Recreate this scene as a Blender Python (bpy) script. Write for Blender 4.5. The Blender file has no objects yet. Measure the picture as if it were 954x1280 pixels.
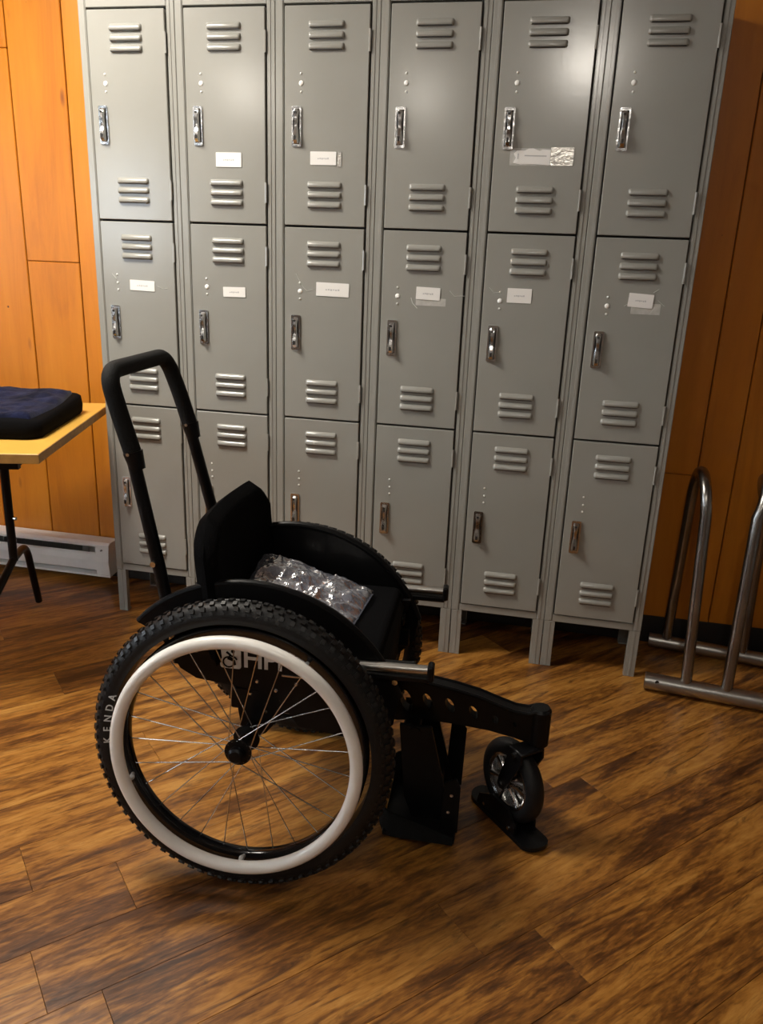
import bpy, bmesh, math, random
from mathutils import Matrix, Vector
random.seed(7)
PI = math.pi
sc = bpy.context.scene
C = sc.collection

# ------------------------------------------------------------------ camera
cd = bpy.data.cameras.new('camera'); cam = bpy.data.objects.new('camera', cd); C.objects.link(cam)
cd.sensor_fit = 'VERTICAL'; cd.sensor_height = 36; cd.sensor_width = 36
cd.lens = 991.741 / 1280 * 36; cd.clip_start = 0.05; cd.clip_end = 100
_R = Vector((0.97800485, 0.20521597, 0.03732177))
_U = Vector((-0.09769313, 0.29258205, 0.95123698))
_F = Vector((-0.18428934, 0.93396046, -0.30619486))
m = Matrix.Identity(4)
for i in range(3):
    m[i][0] = _R[i]; m[i][1] = _U[i]; m[i][2] = -_F[i]
m.translation = Vector((1.44865, -2.42718, 1.27351))
cam.matrix_world = m
sc.camera = cam

# ------------------------------------------------------------------ daylight outside, exposure
w = bpy.data.worlds.new('daylight'); sc.world = w; w.use_nodes = True
w.node_tree.nodes['Background'].inputs[0].default_value = (0.80, 0.90, 1.0, 1)
w.node_tree.nodes['Background'].inputs[1].default_value = 9.0
vs = sc.view_settings
vs.view_transform = 'Standard'; vs.look = 'None'; vs.gamma = 1; vs.exposure = 0.06
vs.use_curve_mapping = False
CEIL = 2.45
# ceiling downlights: x, y, watts  (lamp objects themselves are made by ceiling_light below)
LIGHTS = [(-0.20, -0.80, 50), (1.50, -2.95, 19), (0.38, -3.95, 10), (-0.88, -3.65, 13)]

# ------------------------------------------------------------------ helpers
def tag(o, label=None, cat=None, group=None, kind=None):
    if label: o['label'] = label
    if cat: o['category'] = cat
    if group: o['group'] = group
    if kind: o['kind'] = kind
    return o

def empty(name, loc=(0, 0, 0), rz=0, parent=None):
    o = bpy.data.objects.new(name, None); C.objects.link(o)
    o.location = loc; o.rotation_euler = (0, 0, rz); o.empty_display_size = 0.05
    o.parent = parent
    return o

class MB:
    def __init__(s): s.bm = bmesh.new(); s.mi = 0
    def _mark(s): s.n0 = len(s.bm.faces)
    def _fin(s, faces):
        for f in faces: f.material_index = s.mi
    def box(s, c, size, rot=None, bev=0.0, seg=1):
        M = Matrix.Translation(c) @ (rot.to_4x4() if rot is not None else Matrix.Identity(4)) @ Matrix.Diagonal((size[0], size[1], size[2], 1))
        r = bmesh.ops.create_cube(s.bm, size=1, matrix=M)
        vs_ = r['verts']; fs = set(f for v in vs_ for f in v.link_faces)
        s._fin(fs)
        if bev > 0:
            es = list(set(e for v in vs_ for e in v.link_edges))
            rr = bmesh.ops.bevel(s.bm, geom=es, offset=bev, segments=seg, profile=0.5, affect='EDGES')
            s._fin(rr['faces'])
        return s
    def tube(s, pts, r, n=12, closed=False, cap=True, squash=None):
        pts = [Vector(p) for p in pts]; N = len(pts); rings = []
        up = None
        for i, p in enumerate(pts):
            if closed: t = (pts[(i + 1) % N] - pts[i - 1])
            else: t = pts[min(i + 1, N - 1)] - pts[max(i - 1, 0)]
            t.normalize()
            if up is None:
                up = Vector((0, 0, 1)) if abs(t.z) < 0.9 else Vector((0, 1, 0))
            a = t.cross(up)
            if a.length < 1e-4: a = t.orthogonal()
            a.normalize(); b = a.cross(t); b.normalize(); up = b
            rr = r[i] if isinstance(r, (list, tuple)) else r
            ring = []
            for k in range(n):
                an = 2 * PI * k / n
                ring.append(s.bm.verts.new(p + a * math.cos(an) * rr + b * math.sin(an) * rr * (squash or 1)))
            rings.append(ring)
        fs = []
        for i in range(N if closed else N - 1):
            A = rings[i]; B = rings[(i + 1) % N]
            for k in range(n):
                fs.append(s.bm.faces.new((A[k], A[(k + 1) % n], B[(k + 1) % n], B[k])))
        if cap and not closed:
            fs.append(s.bm.faces.new(rings[0][::-1])); fs.append(s.bm.faces.new(rings[-1]))
        s._fin(fs); return s
    def lathe(s, prof, M=Matrix.Identity(4), n=32, closed=False):
        """profile of (radius, h); turned about the local Y axis"""
        rings = []
        for (r, h) in prof:
            if r < 1e-6: rings.append([s.bm.verts.new(M @ Vector((0, h, 0)))])
            else: rings.append([s.bm.verts.new(M @ Vector((r * math.cos(2 * PI * k / n), h, r * math.sin(2 * PI * k / n)))) for k in range(n)])
        fs = []
        L = len(rings)
        for i in range(L if closed else L - 1):
            A = rings[i]; B = rings[(i + 1) % L]
            for k in range(n):
                k2 = (k + 1) % n
                if len(A) == 1 and len(B) == 1: continue
                if len(A) == 1: fs.append(s.bm.faces.new((A[0], B[k2], B[k])))
                elif len(B) == 1: fs.append(s.bm.faces.new((A[k], A[k2], B[0])))
                else: fs.append(s.bm.faces.new((A[k], A[k2], B[k2], B[k])))
        s._fin(fs); return s
    def prism(s, outline, d0, d1, M=Matrix.Identity(4), holes=()):
        """outline in local XZ, extruded along local Y from d0 to d1"""
        b = bmesh.new()
        for lp in [outline] + list(holes):
            v = [b.verts.new((p[0], d0, p[1])) for p in lp]
            for i in range(len(v)): b.edges.new((v[i], v[(i + 1) % len(v)]))
        bmesh.ops.triangle_fill(b, edges=b.edges[:], use_beauty=True, use_dissolve=False)
        r = bmesh.ops.extrude_face_region(b, geom=b.faces[:])
        nv = [e for e in r['geom'] if isinstance(e, bmesh.types.BMVert)]
        bmesh.ops.translate(b, verts=nv, vec=(0, d1 - d0, 0))
        bmesh.ops.recalc_face_normals(b, faces=b.faces[:])
        bmesh.ops.transform(b, matrix=M, verts=b.verts[:])
        s.merge(b); return s
    def merge(s, b):
        mp = {v: s.bm.verts.new(v.co) for v in b.verts}
        fs = []
        for f in b.faces:
            try: fs.append(s.bm.faces.new([mp[v] for v in f.verts]))
            except ValueError: pass
        s._fin(fs); b.free()
    def quad(s, a, b_, c, d):
        s._fin([s.bm.faces.new([s.bm.verts.new(p) for p in (a, b_, c, d)])]); return s
    def mesh(s, name, mats, smooth=35, recalc=True):
        if recalc: bmesh.ops.recalc_face_normals(s.bm, faces=s.bm.faces[:])
        me = bpy.data.meshes.new(name); s.bm.to_mesh(me); s.bm.free()
        for mt in (mats if isinstance(mats, (list, tuple)) else [mats]): me.materials.append(mt)
        if smooth:
            me.shade_smooth(); me.set_sharp_from_angle(angle=math.radians(smooth))
        return me
    def obj(s, name, mats, parent=None, smooth=35, loc=None):
        return link(name, s.mesh(name, mats, smooth), parent, loc)

def link(name, me, parent=None, loc=None, rot=None):
    o = bpy.data.objects.new(name, me); C.objects.link(o); o.parent = parent
    if loc is not None: o.location = loc
    if rot is not None: o.rotation_euler = rot
    return o

def fillet(pts, r, n=6):
    """polyline with rounded corners"""
    pts = [Vector(p) for p in pts]; out = [pts[0]]
    for i in range(1, len(pts) - 1):
        rr = r[i - 1] if isinstance(r, (list, tuple)) else r
        a = (pts[i - 1] - pts[i]); b = (pts[i + 1] - pts[i])
        d = min(rr, a.length * .49, b.length * .49)
        p0 = pts[i] + a.normalized() * d; p1 = pts[i] + b.normalized() * d
        for k in range(n + 1):
            t = k / n
            out.append(p0 * (1 - t) ** 2 + pts[i] * 2 * t * (1 - t) + p1 * t * t)
    out.append(pts[-1]); return out

def rrect(w_, h_, r, n=4, cx=0, cz=0):
    o = []
    for (sx, sz, a0) in ((1, 1, 0), (-1, 1, PI / 2), (-1, -1, PI), (1, -1, 3 * PI / 2)):
        for k in range(n + 1):
            a = a0 + PI / 2 * k / n
            o.append((cx + sx * (w_ / 2 - r) + r * math.cos(a), cz + sz * (h_ / 2 - r) + r * math.sin(a)))
    return o

# ------------------------------------------------------------------ materials
def mat(name, col=(.5, .5, .5), rough=.5, metal=0, spec=.5, bump=0, bscale=200, coat=0, var=0, vscale=8, trans=0, alpha=1, emit=None, estr=0, sheen=0):
    mt = bpy.data.materials.new(name); mt.use_nodes = True
    nt = mt.node_tree; b = nt.nodes['Principled BSDF']
    b.inputs['Base Color'].default_value = (*col, 1); b.inputs['Roughness'].default_value = rough
    b.inputs['Metallic'].default_value = metal; b.inputs['Specular IOR Level'].default_value = spec
    b.inputs['Coat Weight'].default_value = coat; b.inputs['Transmission Weight'].default_value = trans
    b.inputs['Alpha'].default_value = alpha; b.inputs['Sheen Weight'].default_value = sheen
    if emit: b.inputs['Emission Color'].default_value = (*emit, 1); b.inputs['Emission Strength'].default_value = estr
    tc = nt.nodes.new('ShaderNodeTexCoord')
    if var:
        n = nt.nodes.new('ShaderNodeTexNoise'); n.inputs['Scale'].default_value = vscale; n.inputs['Detail'].default_value = 5
        nt.links.new(tc.outputs['Object'], n.inputs['Vector'])
        r = nt.nodes.new('ShaderNodeMapRange'); r.inputs[1].default_value = .3; r.inputs[2].default_value = .7
        r.inputs[3].default_value = 1 - var; r.inputs[4].default_value = 1 + var
        nt.links.new(n.outputs[0], r.inputs[0])
        h = nt.nodes.new('ShaderNodeHueSaturation'); h.inputs['Color'].default_value = (*col, 1)
        nt.links.new(r.outputs[0], h.inputs['Value']); nt.links.new(h.outputs[0], b.inputs['Base Color'])
    if bump:
        n = nt.nodes.new('ShaderNodeTexNoise'); n.inputs['Scale'].default_value = bscale; n.inputs['Detail'].default_value = 4
        nt.links.new(tc.outputs['Object'], n.inputs['Vector'])
        bp = nt.nodes.new('ShaderNodeBump'); bp.inputs['Strength'].default_value = bump; bp.inputs['Distance'].default_value = .002
        nt.links.new(n.outputs[0], bp.inputs['Height']); nt.links.new(bp.outputs[0], b.inputs['Normal'])
    return mt

def ramp(nt, stops):
    r = nt.nodes.new('ShaderNodeValToRGB'); e = r.color_ramp.elements
    e[0].position, e[0].color = stops[0][0], (*stops[0][1], 1)
    e[1].position, e[1].color = stops[-1][0], (*stops[-1][1], 1)
    for p, c in stops[1:-1]:
        x = e.new(p); x.color = (*c, 1)
    return r

def wood_mat(name, axis, stops, stretch, rough, knots=None, random_shift=True, streak=None, coat=0., bumpk=.12, pins=False, broad=None, fine=None):
    """grain runs along the given local axis (0 x, 2 z)"""
    mt = bpy.data.materials.new(name); mt.use_nodes = True; nt = mt.node_tree; L = nt.links.new
    b = nt.nodes['Principled BSDF']; b.inputs['Coat Weight'].default_value = coat; b.inputs['Coat Roughness'].default_value = .15
    tc = nt.nodes.new('ShaderNodeTexCoord'); oi = nt.nodes.new('ShaderNodeObjectInfo')
    add = nt.nodes.new('ShaderNodeVectorMath'); add.operation = 'ADD'
    mul = nt.nodes.new('ShaderNodeVectorMath'); mul.operation = 'SCALE'; mul.inputs[0].default_value = (37.1, 21.7, 53.3)
    L(oi.outputs['Random'], mul.inputs['Scale']); L(tc.outputs['Object'], add.inputs[0]); L(mul.outputs[0], add.inputs[1])
    def mapped(scale):
        mp = nt.nodes.new('ShaderNodeMapping'); mp.inputs['Scale'].default_value = scale; L(add.outputs[0], mp.inputs[0]); return mp
    def sc3(a, c):
        v = [c, c, c]; v[axis] = a; return v
    n1 = nt.nodes.new('ShaderNodeTexNoise'); n1.inputs['Scale'].default_value = 1; n1.inputs['Detail'].default_value = 8
    n1.inputs['Roughness'].default_value = .7; n1.inputs['Distortion'].default_value = .9
    L(mapped(sc3(stretch[0], stretch[1])).outputs[0], n1.inputs['Vector'])
    n2 = nt.nodes.new('ShaderNodeTexNoise'); n2.inputs['Scale'].default_value = 1; n2.inputs['Detail'].default_value = 6; n2.inputs['Distortion'].default_value = .4
    L(mapped(sc3(*(fine or (stretch[0] * 3.5, stretch[1] * 7)))).outputs[0], n2.inputs['Vector'])
    mx = nt.nodes.new('ShaderNodeMath'); mx.operation = 'MULTIPLY_ADD'; mx.inputs[1].default_value = .35
    L(n2.outputs[0], mx.inputs[0])
    sub = nt.nodes.new('ShaderNodeMath'); sub.operation = 'SUBTRACT'; sub.inputs[1].default_value = .175
    L(n1.outputs[0], sub.inputs[0]); L(sub.outputs[0], mx.inputs[2])
    # per-piece lightness shift
    rs = nt.nodes.new('ShaderNodeMapRange'); rs.inputs[3].default_value = -.06; rs.inputs[4].default_value = .06
    L(oi.outputs['Random'], rs.inputs[0])
    ad = nt.nodes.new('ShaderNodeMath'); ad.operation = 'ADD'; L(mx.outputs[0], ad.inputs[0]); L(rs.outputs[0], ad.inputs[1])
    if broad:
        n4 = nt.nodes.new('ShaderNodeTexNoise'); n4.inputs['Scale'].default_value = 1; n4.inputs['Detail'].default_value = 3; n4.inputs['Distortion'].default_value = .6
        L(mapped(sc3(*broad)).outputs[0], n4.inputs['Vector'])
        mb_ = nt.nodes.new('ShaderNodeMapRange'); mb_.inputs[1].default_value = .3; mb_.inputs[2].default_value = .7; mb_.inputs[3].default_value = -.10; mb_.inputs[4].default_value = .10
        L(n4.outputs[0], mb_.inputs[0])
        ad2 = nt.nodes.new('ShaderNodeMath'); ad2.operation = 'ADD'; L(ad.outputs[0], ad2.inputs[0]); L(mb_.outputs[0], ad2.inputs[1]); ad = ad2
    r = ramp(nt, stops); L(ad.outputs[0], r.inputs[0])
    last = r.outputs[0]
    if streak:
        n3 = nt.nodes.new('ShaderNodeTexNoise'); n3.inputs['Scale'].default_value = 1; n3.inputs['Detail'].default_value = 7; n3.inputs['Distortion'].default_value = 1.6
        n3.inputs['Roughness'].default_value = .7
        L(mapped(sc3(streak[0], streak[1])).outputs[0], n3.inputs['Vector'])
        mr = nt.nodes.new('ShaderNodeMapRange'); mr.inputs[1].default_value = streak[2]; mr.inputs[2].default_value = streak[3]
        L(n3.outputs[0], mr.inputs[0])
        mixc = nt.nodes.new('ShaderNodeMix'); mixc.data_type = 'RGBA'; mixc.inputs['B'].default_value = (*streak[4], 1)
        L(mr.outputs[0], mixc.inputs['Factor']); L(last, mixc.inputs['A']); last = mixc.outputs['Result']
    if knots:
        vz = nt.nodes.new('ShaderNodeTexVoronoi'); vz.inputs['Scale'].default_value = 1
        L(mapped(sc3(knots[0], knots[1])).outputs[0], vz.inputs['Vector'])
        mr = nt.nodes.new('ShaderNodeMapRange'); mr.inputs[1].default_value = knots[2]; mr.inputs[2].default_value = knots[2] * .35
        L(vz.outputs['Distance'], mr.inputs[0])
        mixc = nt.nodes.new('ShaderNodeMix'); mixc.data_type = 'RGBA'; mixc.inputs['B'].default_value = (*knots[3], 1)
        L(mr.outputs[0], mixc.inputs['Factor']); L(last, mixc.inputs['A']); last = mixc.outputs['Result']
    if pins:
        vz = nt.nodes.new('ShaderNodeTexVoronoi'); vz.inputs['Scale'].default_value = 9
        L(add.outputs[0], vz.inputs['Vector'])
        mr = nt.nodes.new('ShaderNodeMapRange'); mr.inputs[1].default_value = .05; mr.inputs[2].default_value = .025
        L(vz.outputs['Distance'], mr.inputs[0])
        mixc = nt.nodes.new('ShaderNodeMix'); mixc.data_type = 'RGBA'; mixc.inputs['B'].default_value = (.05, .015, .005, 1)
        L(mr.outputs[0], mixc.inputs['Factor']); L(last, mixc.inputs['A']); last = mixc.outputs['Result']
    L(last, b.inputs['Base Color'])
    rr = nt.nodes.new('ShaderNodeMapRange'); rr.inputs[3].default_value = rough[0]; rr.inputs[4].default_value = rough[1]
    L(n2.outputs[0], rr.inputs[0]); L(rr.outputs[0], b.inputs['Roughness'])
    bp = nt.nodes.new('ShaderNodeBump'); bp.inputs['Strength'].default_value = bumpk; bp.inputs['Distance'].default_value = .002
    L(n2.outputs[0], bp.inputs['Height']); L(bp.outputs[0], b.inputs['Normal'])
    return mt

M_floor = wood_mat('vinyl_plank', 0, [(.30, (.045, .016, .005)), (.40, (.125, .046, .010)), (.47, (.23, .090, .016)), (.55, (.36, .152, .027)), (.70, (.50, .245, .055))],
                   (2.2, 17), (.26, .42), streak=(4.2, 34, .52, .70, (.075, .028, .010)), broad=(1.3, 5), fine=(26, 120))
M_board = wood_mat('varnished_pine', 2, [(.25, (.43, .135, .008)), (.45, (.55, .185, .011)), (.58, (.59, .205, .013)), (.80, (.65, .255, .024))],
                   (.8, 7), (.28, .42), knots=(2.6, 8.5, .10, (.22, .06, .010)), coat=.15, bumpk=.05, pins=True)
M_grey = mat('locker_paint', (.30, .297, .27), rough=.19, spec=.75, bump=.05, bscale=60, var=.035, vscale=5)
M_gap = mat('gap_shade', (.03, .03, .028), rough=.8)  # near-black colour stands in for the shade behind the doors
M_chrome = mat('chrome', (.62, .62, .62), rough=.2, metal=1, bump=.4, bscale=90)
M_dark = mat('dark_recess', (.012, .011, .01), rough=.5)
M_white_dot = mat('white_plug', (.95, .95, .92), rough=.4)
M_paper = mat('sticker_paper', (.86, .85, .82), rough=.55)
M_ink = mat('sticker_ink', (.50, .50, .50), rough=.6)
M_tape = mat('clear_tape', (.50, .49, .46), rough=.22, var=.12, vscale=60)
M_foil = mat('foil_tape', (.75, .73, .68), rough=.25, metal=.8, bump=.6, bscale=120, var=.3, vscale=70)
M_glue = mat('glue_residue', (.60, .60, .56), rough=.7)
M_rubber = mat('tyre_rubber', (.006, .006, .0065), rough=.5, spec=.3, bump=.2, bscale=300)
M_tread = mat('tread_rubber', (.009, .009, .009), rough=.42, spec=.45)
M_gloss = mat('gloss_black', (.006, .006, .007), rough=.12, spec=.6)
M_black = mat('black_powder_coat', (.0045, .0045, .005), rough=.36, spec=.18)
M_foam = mat('foam_grip', (.007, .007, .007), rough=.75, spec=.2, bump=.6, bscale=400)
M_fabric = mat('black_fabric', (.0035, .0035, .004), rough=.95, bump=.5, bscale=500, spec=.06)
M_fabric2 = mat('charcoal_fabric', (.008, .009, .009), rough=.9, bump=.5, bscale=500, spec=.15)
M_rimwhite = mat('white_coated_handrim', (.90, .88, .83), rough=.32, coat=.3, var=.04, vscale=14)
M_steel = mat('spoke_steel', (.72, .72, .72), rough=.22, metal=1)
M_alu = mat('brushed_steel', (.42, .41, .39), rough=.34, metal=1, bump=.15, bscale=120, var=.1, vscale=6)
M_hoop = mat('worn_steel_hoop', (.30, .29, .275), rough=.27, metal=1, bump=.15, bscale=120, var=.25, vscale=9)
M_decal = mat('silver_decal', (.80, .80, .78), rough=.5)
M_letter = mat('tyre_lettering', (.52, .52, .52), rough=.6)
M_grey_tab = mat('grey_tab', (.55, .56, .56), rough=.4)
M_table = mat('yellow_laminate', (.70, .40, .075), rough=.28, var=.06, vscale=9)
M_edge = mat('table_edge_band', (.45, .24, .06), rough=.5, var=.2, vscale=40)
M_navy = mat('navy_fleece', (.007, .009, .028), rough=.95, bump=1, bscale=120, var=.7, vscale=14, sheen=.06, spec=.1)
M_heater = mat('heater_enamel', (.78, .77, .74), rough=.35, var=.05, vscale=12)
M_sub = mat('subfloor', (.05, .022, .009), rough=.8)
M_vinyl = mat('black_vinyl_base', (.012, .011, .010), rough=.5)
M_plaster = mat('cream_plaster', (.26, .25, .23), rough=.9)
M_ceil = mat('ceiling_white', (.36, .35, .33), rough=.95)
M_trimwhite = mat('white_trim', (.75, .75, .74), rough=.4)
M_lamp = mat('lamp_diffuser', (.9, .88, .8), rough=.5, emit=(1, .9, .74), estr=6)
def pane_mat():
    mt = bpy.data.materials.new('window_glass'); mt.use_nodes = True; nt = mt.node_tree; L = nt.links.new
    nt.nodes.remove(nt.nodes['Principled BSDF']); out = nt.nodes['Material Output']
    tr = nt.nodes.new('ShaderNodeBsdfTransparent'); gl = nt.nodes.new('ShaderNodeBsdfGlossy'); gl.inputs['Roughness'].default_value = .02
    fr = nt.nodes.new('ShaderNodeFresnel'); fr.inputs[0].default_value = 1.3; mx = nt.nodes.new('ShaderNodeMixShader')
    L(fr.outputs[0], mx.inputs[0]); L(tr.outputs[0], mx.inputs[1]); L(gl.outputs[0], mx.inputs[2]); L(mx.outputs[0], out.inputs[0])
    return mt
M_glass = pane_mat()
M_ski_mark = mat('pale_print', (.20, .21, .22), rough=.6)
def bag_mat():
    mt = bpy.data.materials.new('clear_plastic_bag'); mt.use_nodes = True; nt = mt.node_tree; L = nt.links.new
    for n in list(nt.nodes):
        if n.type == 'BSDF_PRINCIPLED': nt.nodes.remove(n)
    out = [n for n in nt.nodes if n.type == 'OUTPUT_MATERIAL'][0]
    tr = nt.nodes.new('ShaderNodeBsdfTransparent'); tr.inputs[0].default_value = (.80, .81, .86, 1)
    gl = nt.nodes.new('ShaderNodeBsdfGlossy'); gl.inputs['Roughness'].default_value = .16; gl.inputs[0].default_value = (1, 1, 1, 1)
    df = nt.nodes.new('ShaderNodeBsdfDiffuse'); df.inputs[0].default_value = (.36, .38, .46, 1)
    lw = nt.nodes.new('ShaderNodeLayerWeight'); lw.inputs['Blend'].default_value = .45
    tc = nt.nodes.new('ShaderNodeTexCoord'); n = nt.nodes.new('ShaderNodeTexNoise'); n.inputs['Scale'].default_value = 26; n.inputs['Detail'].default_value = 4
    n.inputs['Distortion'].default_value = 1.5
    L(tc.outputs['Object'], n.inputs['Vector'])
    bp = nt.nodes.new('ShaderNodeBump'); bp.inputs['Strength'].default_value = .5; bp.inputs['Distance'].default_value = .003
    L(n.outputs[0], bp.inputs['Height']); L(bp.outputs[0], gl.inputs['Normal']); L(bp.outputs[0], df.inputs['Normal']); L(bp.outputs[0], lw.inputs['Normal'])
    m1 = nt.nodes.new('ShaderNodeMixShader'); m1.inputs[0].default_value = .42
    L(tr.outputs[0], m1.inputs[1]); L(df.outputs[0], m1.inputs[2])
    m2 = nt.nodes.new('ShaderNodeMixShader')
    mr = nt.nodes.new('ShaderNodeMapRange'); mr.inputs[3].default_value = .12; mr.inputs[4].default_value = .5
    L(lw.outputs['Fresnel'], mr.inputs[0]); L(mr.outputs[0], m2.inputs[0])
    L(m1.outputs[0], m2.inputs[1]); L(gl.outputs[0], m2.inputs[2]); L(m2.outputs[0], out.inputs[0])
    return mt
M_bag = bag_mat()

# ------------------------------------------------------------------ room shell
X0, X1, Y0, Y1 = -3.6, 3.7, -5.2, 0.285
def struct(name, mb, mats, parent=None, smooth=0):
    o = mb.obj(name, mats, parent, smooth); o['kind'] = 'structure'; return o
fl = struct('floor', MB().box(((X0 + X1) / 2, (Y0 + Y1) / 2, -.054), (X1 - X0 + .2, Y1 - Y0 + .2, .1)), M_sub)
struct('ceiling', MB().box(((X0 + X1) / 2, (Y0 + Y1) / 2, CEIL + .05), (X1 - X0 + .2, Y1 - Y0 + .2, .1)), M_ceil)
wb = struct('wall_back', MB().box(((X0 + X1) / 2, Y1 + .068, CEIL / 2), (X1 - X0 + .2, .1, CEIL)), M_vinyl)
wy0, wy1, vz0, vz1 = -3.30, -1.30, .95, 2.15  # opening for an added, unseen window that brings side daylight
f = MB(); xc = X0 - .05
f.box((xc, (Y0 + wy0) / 2, CEIL / 2), (.1, wy0 - Y0, CEIL)); f.box((xc, (wy1 + Y1) / 2, CEIL / 2), (.1, Y1 - wy1, CEIL))
f.box((xc, (wy0 + wy1) / 2, vz0 / 2), (.1, wy1 - wy0, vz0)); f.box((xc, (wy0 + wy1) / 2, (vz1 + CEIL) / 2), (.1, wy1 - wy0, CEIL - vz1))
struct('wall_left', f, M_plaster)
f = MB()
for y in (wy0 + .02, wy1 - .02, (wy0 + wy1) / 2): f.box((xc, y, (vz0 + vz1) / 2), (.08, .04, vz1 - vz0))
for z in (vz0 + .02, vz1 - .02): f.box((xc, (wy0 + wy1) / 2, z), (.078, wy1 - wy0 - .001, .04))
win = struct('added_window', f, M_trimwhite)  # added out of view to give soft daylight from the left
MB().box((xc, (wy0 + wy1) / 2, (vz0 + vz1) / 2), (.004, wy1 - wy0 - .06, vz1 - vz0 - .06)).obj('pane', M_glass, win, 0)
struct('wall_right', MB().box((X1 + .05, (Y0 + Y1) / 2, CEIL / 2), (.1, Y1 - Y0, CEIL)), M_plaster)
# front wall (behind the camera) with a window opening
wx0, wx1, wz0, wz1 = -3.25, -2.30, 1.15, 2.12
f = MB(); yc = Y0 - .05
f.box(((X0 + wx0) / 2, yc, CEIL / 2), (wx0 - X0, .1, CEIL)); f.box(((wx1 + X1) / 2, yc, CEIL / 2), (X1 - wx1, .1, CEIL))
f.box(((wx0 + wx1) / 2, yc, wz0 / 2), (wx1 - wx0, .1, wz0)); f.box(((wx0 + wx1) / 2, yc, (wz1 + CEIL) / 2), (wx1 - wx0, .1, CEIL - wz1))
struct('wall_front', f, M_plaster)
f = MB()
for x in (wx0 + .02, wx1 - .02, (wx0 + wx1) / 2): f.box((x, yc, (wz0 + wz1) / 2), (.04, .08, wz1 - wz0))
for z in (wz0 + .02, wz1 - .02): f.box(((wx0 + wx1) / 2, yc, z), (wx1 - wx0 - .001, .078, .04))
win = struct('window_1', f, M_trimwhite)
MB().box(((wx0 + wx1) / 2, yc, (wz0 + wz1) / 2), (wx1 - wx0 - .06, .004, wz1 - wz0 - .06)).obj('pane', M_glass, win, 0)

# floor planks laid diagonally, each a piece of its own
PA = math.radians(45.0); PW = .152; PLEN = 1.22
du = Vector((math.cos(PA), math.sin(PA))); dv = Vector((-math.sin(PA), math.cos(PA)))
def clip(poly, n, c):
    out = []
    for i in range(len(poly)):
        a, b = poly[i], poly[(i + 1) % len(poly)]
        da, db = a.dot(n) - c, b.dot(n) - c
        if da <= 0: out.append(a)
        if da * db < 0: out.append(a + (b - a) * (da / (da - db)))
    return out
ends = {0: -.366 , 1: -.567, 4: .295}          # seams seen in the photograph, by row
rows = range(-34, 34)
for k in rows:
    v1 = -1.270 - PW * k; v0 = v1 - PW
    off = ends.get(k, (k * .4371 + .13 * math.sin(k * 2.3)) % PLEN)
    u = off - PLEN * 8
    while u < 6:
        g = .00025
        q = [(u + g, v0 + g), (u + PLEN - g, v0 + g), (u + PLEN - g, v1 - g), (u + g, v1 - g)]
        P = [du * a + dv * b for a, b in q]
        for n, c in ((Vector((1, 0)), X1), (Vector((-1, 0)), -X0), (Vector((0, 1)), Y1), (Vector((0, -1)), -Y0)):
            if P: P = clip(P, n, c)
        if len(P) >= 3:
            cen = du * (u + PLEN / 2) + dv * ((v0 + v1) / 2)
            Q = [((p - cen).dot(du), (p - cen).dot(dv)) for p in P]
            area = abs(sum(Q[i][0] * Q[(i + 1) % len(Q)][1] - Q[(i + 1) % len(Q)][0] * Q[i][1] for i in range(len(Q)))) / 2
            if area > .0015:
                b = bmesh.new(); e = .0005
                qc = (sum(a for a, _ in Q) / len(Q), sum(c for _, c in Q) / len(Q))
                bot = [b.verts.new((a, c, -.004)) for a, c in Q]
                mid = [b.verts.new((a, c, -.0009)) for a, c in Q]
                top = [b.verts.new((a + (e if a < qc[0] else -e), c + (e if c < qc[1] else -e), 0)) for a, c in Q]
                n_ = len(Q)
                b.faces.new(top); b.faces.new(bot[::-1])
                for i in range(n_):
                    j = (i + 1) % n_
                    b.faces.new((bot[i], bot[j], mid[j], mid[i])); b.faces.new((mid[i], mid[j], top[j], top[i]))
                mb = MB(); mb.merge(b)
                o = mb.obj('plank', M_floor, fl, 0)
                o.location = (cen.x, cen.y, 0); o.rotation_euler = (0, 0, PA)
        u += PLEN

# wall boards, each a piece
xs = [-.445 - .215 * k for k in range(14, 0, -1)] + [-.445, -.232, -.03, .18, .39, .60, .81, 1.02, 1.23, 1.44, 1.65, 1.80, 1.976, 2.092, 2.30, 2.51, 2.72, 2.93, 3.14, 3.35, 3.56, X1]
xs = [X0] + [x for x in xs if x > X0 + .05]
joints = {(-.445): 1.211, 1.80: .62, -.66: 1.9, 2.30: 1.35, .60: 1.5}
for i in range(len(xs) - 1):
    a, b = xs[i], xs[i + 1]
    if b - a < .02: continue
    zs = [0.004, CEIL - .002]
    for kx, zj in joints.items():
        if abs(kx - a) < .012: zs = [0.004, zj, CEIL - .002]
    for j in range(len(zs) - 1):
        z0, z1 = zs[j], zs[j + 1]
        g = .0016 + (.0012 if abs(a + .445) < .01 else 0)
        MB().box((0, 0, 0), (b - a - 2 * g, .018, z1 - z0 - .002), bev=.0022).obj('board', M_board, wb, 0, loc=((a + b) / 2, Y1 + .009, (z0 + z1) / 2))
struct('baseboard_back', MB().box(((X0 + X1) / 2, Y1 - .0055, .052), (X1 - X0, .009, .10), bev=.002), M_vinyl)

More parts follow.
